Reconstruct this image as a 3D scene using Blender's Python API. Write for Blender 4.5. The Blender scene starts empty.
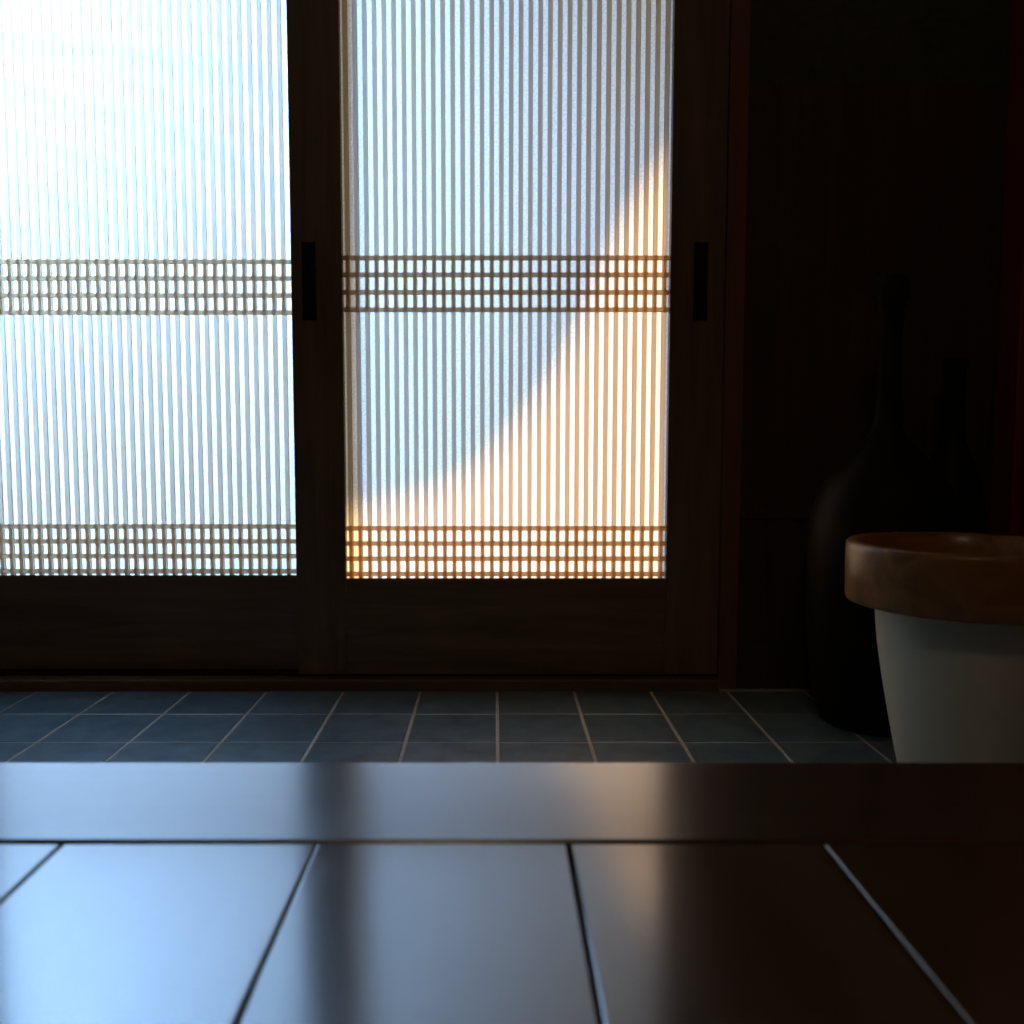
import bpy, math, random
from mathutils import Vector
random.seed(4)
S = bpy.context.scene
C = S.collection
try:
    S.view_settings.view_transform = 'Standard'
    S.view_settings.look = 'None'
except Exception as ex:
    print('look', ex)

# ------------------------------------------------------------ helpers
def new_obj(name, verts, faces, mat=None, parent=None, smooth=False, bevel=0, seg=2):
    me = bpy.data.meshes.new(name)
    me.from_pydata(verts, [], faces); me.update()
    ob = bpy.data.objects.new(name, me); C.objects.link(ob)
    if mat: me.materials.append(mat)
    if parent: ob.parent = parent
    if smooth:
        for p in me.polygons: p.use_smooth = True
    if bevel:
        b = ob.modifiers.new('bevel', 'BEVEL'); b.width = bevel; b.segments = seg; b.limit_method = 'ANGLE'
    return ob

def boxes(name, lst, mat, parent=None, bevel=0, seg=2):
    V, F = [], []
    for (x0, x1, y0, y1, z0, z1) in lst:
        n = len(V)
        V += [(x0,y0,z0),(x1,y0,z0),(x1,y1,z0),(x0,y1,z0),(x0,y0,z1),(x1,y0,z1),(x1,y1,z1),(x0,y1,z1)]
        F += [(n,n+3,n+2,n+1),(n+4,n+5,n+6,n+7),(n,n+1,n+5,n+4),(n+1,n+2,n+6,n+5),(n+2,n+3,n+7,n+6),(n+3,n,n+4,n+7)]
    return new_obj(name, V, F, mat, parent, False, bevel, seg)

def lathe(name, prof, mat, parent=None, loc=(0,0,0), n=96):
    V, F = [], []
    for r, z in prof:
        for i in range(n):
            a = 2*math.pi*i/n
            V.append((loc[0]+r*math.cos(a), loc[1]+r*math.sin(a), loc[2]+z))
    for j in range(len(prof)-1):
        for i in range(n):
            F.append((j*n+i, j*n+(i+1)%n, (j+1)*n+(i+1)%n, (j+1)*n+i))
    return new_obj(name, V, F, mat, parent, True)

def smooth_prof(pts, k=6):
    out = []
    P = [pts[0]] + list(pts) + [pts[-1]]
    for i in range(1, len(P)-2):
        p0, p1, p2, p3 = P[i-1], P[i], P[i+1], P[i+2]
        for s in range(k):
            t = s/k
            out.append(tuple(0.5*((2*p1[a]) + (-p0[a]+p2[a])*t + (2*p0[a]-5*p1[a]+4*p2[a]-p3[a])*t*t + (-p0[a]+3*p1[a]-3*p2[a]+p3[a])*t**3) for a in (0,1)))
    out.append(tuple(pts[-1]))
    return out

def empty(name):
    e = bpy.data.objects.new(name, None); e.empty_display_size = .1; C.objects.link(e); return e

def mat_new(name):
    m = bpy.data.materials.new(name); m.use_nodes = True
    nt = m.node_tree
    return m, nt, nt.nodes['Principled BSDF'], nt.nodes['Material Output']

def wood(name, c1, c2, rough=.4, axis='Z', scale=6, stretch=14, bump=.15, coat=0, spec=.5, rrange=.08, crough=.15, cior=1.5):
    m, nt, b, o = mat_new(name)
    tc = nt.nodes.new('ShaderNodeTexCoord'); mp = nt.nodes.new('ShaderNodeMapping')
    sc = {'X':(1/stretch*4,4,4),'Y':(4,1/stretch*4,4),'Z':(4,4,1/stretch*4)}[axis]
    mp.inputs['Scale'].default_value = sc
    n = nt.nodes.new('ShaderNodeTexNoise'); n.inputs['Scale'].default_value = scale
    n.inputs['Detail'].default_value = 7; n.inputs['Roughness'].default_value = .6; n.inputs['Distortion'].default_value = .8
    r = nt.nodes.new('ShaderNodeValToRGB')
    r.color_ramp.elements[0].position = .32; r.color_ramp.elements[1].position = .68
    r.color_ramp.elements[0].color = (*c1,1); r.color_ramp.elements[1].color = (*c2,1)
    bp = nt.nodes.new('ShaderNodeBump'); bp.inputs['Strength'].default_value = bump; bp.inputs['Distance'].default_value = .002
    mr = nt.nodes.new('ShaderNodeMapRange'); mr.inputs['To Min'].default_value = rough-rrange; mr.inputs['To Max'].default_value = rough+rrange
    L = nt.links.new
    L(tc.outputs['Object'], mp.inputs['Vector']); L(mp.outputs[0], n.inputs['Vector'])
    L(n.outputs['Fac'], r.inputs['Fac']); L(r.outputs[0], b.inputs['Base Color'])
    L(n.outputs['Fac'], bp.inputs['Height']); L(bp.outputs[0], b.inputs['Normal'])
    L(n.outputs['Fac'], mr.inputs['Value']); L(mr.outputs[0], b.inputs['Roughness'])
    b.inputs['Coat Weight'].default_value = coat; b.inputs['Coat Roughness'].default_value = crough
    b.inputs['Coat IOR'].default_value = cior
    b.inputs['Specular IOR Level'].default_value = spec
    return m

def speckle(name, c1, c2, rough, scale=30, bump=.2, dist=.002, spec=.5, coat=0):
    m, nt, b, o = mat_new(name)
    tc = nt.nodes.new('ShaderNodeTexCoord')
    n = nt.nodes.new('ShaderNodeTexNoise'); n.inputs['Scale'].default_value = scale; n.inputs['Detail'].default_value = 8
    r = nt.nodes.new('ShaderNodeValToRGB')
    r.color_ramp.elements[0].position = .3; r.color_ramp.elements[1].position = .7
    r.color_ramp.elements[0].color = (*c1,1); r.color_ramp.elements[1].color = (*c2,1)
    bp = nt.nodes.new('ShaderNodeBump'); bp.inputs['Strength'].default_value = bump; bp.inputs['Distance'].default_value = dist
    L = nt.links.new
    L(tc.outputs['Object'], n.inputs['Vector']); L(n.outputs['Fac'], r.inputs['Fac']); L(r.outputs[0], b.inputs['Base Color'])
    L(n.outputs['Fac'], bp.inputs['Height']); L(bp.outputs[0], b.inputs['Normal'])
    b.inputs['Roughness'].default_value = rough; b.inputs['Specular IOR Level'].default_value = spec
    b.inputs['Coat Weight'].default_value = coat
    return m

def translucent(name, c, dcol, mix, noise=0, gloss=0):
    m = bpy.data.materials.new(name); m.use_nodes = True
    nt = m.node_tree; nt.nodes.clear(); L = nt.links.new
    out = nt.nodes.new('ShaderNodeOutputMaterial')
    tr = nt.nodes.new('ShaderNodeBsdfTranslucent'); df = nt.nodes.new('ShaderNodeBsdfDiffuse')
    mx = nt.nodes.new('ShaderNodeMixShader'); mx.inputs[0].default_value = mix
    df.inputs['Color'].default_value = (*dcol,1); tr.inputs['Color'].default_value = (*c,1)
    L(df.outputs[0], mx.inputs[1]); L(tr.outputs[0], mx.inputs[2])
    if noise:
        tc = nt.nodes.new('ShaderNodeTexCoord')
        n = nt.nodes.new('ShaderNodeTexNoise'); n.inputs['Scale'].default_value = 220; n.inputs['Detail'].default_value = 3
        r = nt.nodes.new('ShaderNodeValToRGB')
        r.color_ramp.elements[0].position = .35; r.color_ramp.elements[1].position = .65
        r.color_ramp.elements[0].color = tuple(x*(1-noise) for x in c)+(1,); r.color_ramp.elements[1].color = (*c,1)
        L(tc.outputs['Object'], n.inputs['Vector']); L(n.outputs['Fac'], r.inputs['Fac']); L(r.outputs[0], tr.inputs['Color'])
    L(mx.outputs[0], out.inputs[0])
    return m

# ------------------------------------------------------------ materials
M_door  = wood('door_wood', (.13,.078,.038), (.23,.138,.068), .42, 'Z', 9)
M_doorh = wood('door_wood_rail', (.13,.078,.038), (.23,.138,.068), .42, 'X', 9)
M_frame = wood('frame_wood', (.15,.060,.026), (.24,.095,.042), .42, 'Z', 9)
M_plank = wood('floor_plank', (.055,.026,.010), (.12,.058,.022), .19, 'Y', 5, 10, .04, 1.0, .8, .05, .13, 2.1)
M_kam   = wood('step_board', (.055,.030,.014), (.09,.048,.025), .23, 'X', 8, 14, .05, 1.0, .7, .05, .17, 1.8)
M_panel = wood('wall_panel', (.048,.025,.014), (.085,.043,.023), .6, 'Z', 6)
M_red   = wood('red_wood_panel', (.24,.030,.014), (.36,.055,.022), .5, 'Z', 6)
M_ceil  = wood('ceiling_wood', (.05,.035,.02), (.08,.055,.035), .7, 'X', 5)
M_plast = speckle('plaster', (.06,.060,.036), (.08,.080,.048), .95, 60, .3)
M_tile  = speckle('slate_tile', (.085,.150,.185), (.18,.27,.32), .30, 22, .3, .003, 1.0)
M_grout = speckle('grout', (.60,.54,.43), (.74,.67,.55), .9, 80, .3)
M_slat  = translucent('slat_wood', (.76,.68,.58), (.25,.18,.13), .94)
M_bar   = translucent('lattice_bar_wood', (.82,.68,.52), (.25,.17,.11), .94)
M_pane  = translucent('frosted_glass', (.88,.88,.86), (.3,.3,.3), .93, .22)
M_metal, nt, b, o = mat_new('dark_bronze'); b.inputs['Base Color'].default_value = (.012,.011,.012,1); b.inputs['Metallic'].default_value = .6; b.inputs['Roughness'].default_value = .4
M_white = speckle('white_glaze', (.86,.82,.62), (.90,.87,.67), .38, 8, .04)
M_rim   = wood('pot_rim_wood', (.20,.080,.022), (.46,.20,.058), .38, 'X', 7, 8, .1, .2)
M_soil  = speckle('soil', (.05,.028,.015), (.11,.06,.03), 1, 90, 1, .01)
M_vase  = speckle('dark_glaze', (.011,.009,.008), (.020,.015,.012), .5, 12, .1, .002, .10)
M_out   = speckle('gravel', (.3,.29,.27), (.42,.41,.38), .95, 30, .5)
M_blocker  = speckle('sun_blocker_dark', (.05,.07,.06), (.08,.10,.09), .95, 30, .2)  # dark colour for the unseen sheet that blocks the sun

# ------------------------------------------------------------ floors
Z1 = .25
XL, XR, YB, YW = -1.75, .985, -2.6, 1.74
boxes('genkan_base_floor', [(XL,XR,.62,2.0,-.06,-.0010)], M_grout)
tl = []
p = .15; g = .0028
for i in range(-13, 8):
    for j in range(-6, 6):
        x0 = .004+i*p+g; x1 = .004+(i+1)*p-g
        y0 = 1.43+j*p+g; y1 = 1.43+(j+1)*p-g
        x0 = max(x0, XL); x1 = min(x1, XR); y1 = min(y1, YW-.01); y0 = max(y0,.66)
        if x1-x0 < .01 or y1-y0 < .01: continue
        tl.append((x0,x1,y0,y1,-.02,random.uniform(-.0004,.0004)))
boxes('floor_tile', tl, M_tile, None, .0008, 2)
# raised wooden floor
wf = empty('wooden_floor')
pl = []
for i in range(-11, 7):
    x0 = .044+i*.151+.0009; x1 = .044+(i+1)*.151-.0009
    x0 = max(x0, XL); x1 = min(x1, XR)
    if x1-x0 < .01: continue
    pl.append((x0,x1,YB,.5195,Z1-.018,Z1))
boxes('planks', pl, M_plank, wf, .0013, 2)
boxes('subfloor', [(XL,XR,YB,.52,-.05,Z1-.019)], M_frame, wf)
boxes('step_board_kamachi', [(XL,XR,.5215,.656,-.02,Z1+.0005)], M_kam, wf, .003, 3)

# ------------------------------------------------------------ walls
OX0, OX1, OT = -1.14, .440, 1.95
w = empty('wall_front')
boxes('right_part_panel', [(OX1+.03,XR+.1,YW+.02,YW+.14,-.05,1.16)], M_panel, w)
boxes('right_part_plaster', [(OX1+.03,XR+.1,YW+.02,YW+.14,1.16,2.5)], M_plast, w)
boxes('left_part', [(XL-.1,OX0-.03,YW+.02,YW+.14,-.05,2.5)], M_panel, w)
boxes('over_door', [(OX0-.03,OX1+.03,YW+.02,YW+.14,OT+.04,2.5)], M_plast, w)
boxes('wainscot_battens', [(OX1+.037,XR,YW+.016,YW+.021,.335,.355)], M_panel, w, .002)
boxes('baseboard_front', [(OX1+.037,XR-.001,YW+.004,YW+.0195,.001,.09)], M_panel, None, .002)
boxes('wall_right', [(XR,XR+.1,YB,YW+.02,-.05,2.5)], M_red)
boxes('trim_1', [(XR-.018,XR-.0005,YW-.06,YW+.015,.0,2.4)], M_red, None, .002)
boxes('wall_left', [(XL-.1,XL,YB,YW+.02,-.05,2.5)], M_plast)
boxes('wall_back', [(XL-.1,XR+.1,YB-.1,YB,-.05,2.5)], M_plast)
boxes('ceiling', [(XL-.1,XR+.1,YB-.1,YW+.14,2.4,2.5)], M_ceil)
df = empty('door_frame')
boxes('jamb_right', [(OX1,OX1+.036,YW+.002,YW+.14,0,OT+.04)], M_frame, df, .0008)
boxes('jamb_left', [(OX0-.036,OX0,YW+.002,YW+.14,0,OT+.04)], M_frame, df, .0008)
boxes('lintel', [(OX0,OX1,YW-.02,YW+.14,OT,OT+.04)], M_frame, df, .003)
boxes('threshold', [(OX0,OX1,YW-.012,YW+.14,-.02,.022)], M_doorh, df, .003)
boxes('track_rails', [(OX0,OX1,YW+.022,YW+.027,.021,.027),(OX0,OX1,YW+.062,YW+.067,.021,.027)], M_metal, df)

# ------------------------------------------------------------ doors
def door(name, x0, x1, y, gx0, gx1, gz0, gz1, handles):
    e = empty(name); t = .032; zt = OT-.004; zb = .0275
    boxes('stiles', [(x0,gx0,y,y+t,zb,zt),(gx1,x1,y,y+t,zb,zt)], M_door, e, .0012)
    boxes('rails', [(gx0,gx1,y+.001,y+t-.001,zb,gz0),(gx0,gx1,y+.001,y+t-.001,gz1,zt)], M_doorh, e, .0012)
    boxes('glazing_bead', [(gx0,gx1,y+.004,y+.01,gz0-.001,gz0+.002)], M_doorh, e)
    n = 34; pit = (gx1-gx0)/n; sw = .0088
    sl = [(gx0+(i+.5)*pit-sw/2, gx0+(i+.5)*pit+sw/2, y+.012, y+.017, gz0, gz1) for i in range(n)]
    boxes('vertical_slats', sl, M_slat, e)
    hb, cp = [], []
    for zc in HB: hb.append((gx0, gx1, y+.007, y+.0118, zc-.0044, zc+.0044))
    for (za, zb2) in ((.7356,.8424),(gz0,.3214),(1.3556,1.4634)):
        for i in range(n):
            xc = gx0+(i+.5)*pit
            cp.append((xc-.0026, xc+.0026, y+.0078, y+.0116, za, zb2))
    boxes('lattice_bars', hb, M_bar, e)
    boxes('lattice_crosspieces', cp, M_bar, e)
    new_obj('frosted_pane', [(gx0,y+.0185,gz0),(gx1,y+.0185,gz0),(gx1,y+.0185,gz1),(gx0,y+.0185,gz1)], [(0,1,2,3)], M_pane, e)
    for hx in handles:
        boxes('door_pull', [(hx-.013,hx-.009,y-.003,y+.001,.72,.865),(hx+.009,hx+.013,y-.003,y+.001,.72,.865),
                            (hx-.013,hx+.013,y-.003,y+.001,.861,.865),(hx-.013,hx+.013,y-.003,y+.001,.72,.724),
                            (hx-.009,hx+.009,y-.0008,y+.001,.724,.861)], M_metal, e)
HB = [.838,.806,.773,.740, .317,.287,.257,.2265]
HB += [1.36,1.393,1.426,1.459]
door('door_1', -.3896, .4396, 1.75, -.2925, .3355, .2165, 1.80, [-.355, .393])
door('door_2', -1.1396, -.300, 1.788, -1.04, -.387, .2165, 1.80, [-1.09])

# ------------------------------------------------------------ plant pot
pot = empty('flower_pot')
PX, PY = .618, 1.17
body = smooth_prof([(.066,.0),(.0705,.03),(.079,.07),(.089,.12),(.0980,.17),(.1055,.22),(.110,.27),(.1115,.30)],5)
prof = [(.0,.0),(.062,.0),(.064,.0)] + body + [(.104,.30),(.10,.22),(.0,.20)]
lathe('ceramic_body', prof, M_white, pot, (PX,PY,.002))
rim = [(.1125,.280),(.1420,.276),(.1460,.277),(.1478,.282),(.1485,.32),(.1488,.347),(.1480,.353),(.145,.356),(.134,.356),(.130,.353),(.129,.335),(.1125,.30),(.1125,.280)]
lathe('wooden_rim', rim, M_rim, pot, (PX,PY,.0))
lathe('soil', [(.0,.318),(.05,.320),(.10,.317),(.1255,.315)], M_soil, pot, (PX,PY,0))

# ------------------------------------------------------------ dark vases
def vase(name, x, y, pts):
    e = empty(name)
    pr = smooth_prof(pts, 6)
    top = pr[-1]
    pr = [(0,.0),(pts[0][0]*.95,0)] + pr + [(top[0]-.004, top[1]+.002),(top[0]-.007,top[1]-.01),(top[0]-.008,top[1]-.12)]
    lathe('body', pr, M_vase, e, (x,y,.002))
    return e
vase('floor_vase', .668, 1.54, [(.095,.0),(.108,.04),(.120,.14),(.125,.26),(.121,.345),(.100,.415),(.060,.462),(.028,.50),(.020,.55),(.018,.62),(.020,.69),(.028,.73),(.025,.76)])
vase('floor_vase.001', .840, 1.658, [(.045,.0),(.052,.03),(.060,.12),(.063,.24),(.058,.37),(.040,.44),(.022,.49),(.018,.54),(.018,.60),(.023,.635)])

# ------------------------------------------------------------ outside
boxes('ground', [(-8,8,1.89,12,-.15,-.05)], M_out)
sun_dir = Vector((-.35,-1,-.55)).normalized()
edge = [(1.3,2.6),(.75,1.6),(.50,1.25),(.39,1.10),(.30,.985),(.25,.90),(.215,.82),(.185,.74),(.150,.665),(.11,.595),(.062,.535),(.015,.48),(-.029,.44),(-.08,.41),(-.126,.39),(-.2,.372),(-.291,.35),(-.335,.30),(-.345,.15),(-.35,-.1)]
poly = edge + [(-3.0,-.1),(-3.0,3.0),(1.3,3.0)]
T = 2.2
V = []
for dy in (0,.02):
    for (x,z) in poly:
        q = Vector((x,1.768,z)) - sun_dir*(T/abs(sun_dir.y)); V.append((q.x,q.y+dy,q.z))
n = len(poly)
F = [tuple(range(n)), tuple(range(2*n-1,n-1,-1))] + [(i,(i+1)%n,n+(i+1)%n,n+i) for i in range(n)]
new_obj('sun_blocker', V, F, M_blocker)  # unseen sheet added outside, shaped to give the sun patch its curved edge

def light(name, typ, loc, tgt, energy, col, **k):
    l = bpy.data.lights.new(name, typ); l.energy = energy; l.color = col
    for a, v in k.items(): setattr(l, a, v)
    o = bpy.data.objects.new(name, l); C.objects.link(o); o.location = loc
    o.rotation_euler = (Vector(tgt)-Vector(loc)).to_track_quat('-Z','Y').to_euler()
    return o
light('sun', 'SUN', (2,6,4), tuple(Vector((2,6,4))+sun_dir), 6.0, (1,.59,.20), angle=math.radians(1.8))
light('left_pane_fill', 'AREA', (-1.22,2.65,1.75), (-1.08,1.8,1.15), 76, (.26,.53,1.0), size=.9, spread=math.radians(98))  # added blue fill outside, brightens the left door's glass
# dim warm fill added behind the viewer to lift the dark interior
light('interior_fill', 'AREA', (-.1,-.6,2.36), (.1,.6,.4), 3.0, (1,.74,.44), size=.5)

W = bpy.data.worlds.new('sky'); S.world = W; W.use_nodes = True
bg = W.node_tree.nodes['Background']; bg.inputs[0].default_value = (.93,.97,.92,1); bg.inputs[1].default_value = .88

# ------------------------------------------------------------ camera
cam = bpy.data.cameras.new('camera'); co = bpy.data.objects.new('camera', cam); C.objects.link(co)
co.location = (0,0,.49)
co.rotation_euler = (math.radians(90-4.574),0,0)
cam.sensor_width = 36; cam.lens = 900/1024*36; cam.shift_x = 17/1024
cam.clip_start = .01
cam.dof.use_dof = True; cam.dof.focus_distance = 1.72; cam.dof.aperture_fstop = 7
S.camera = co
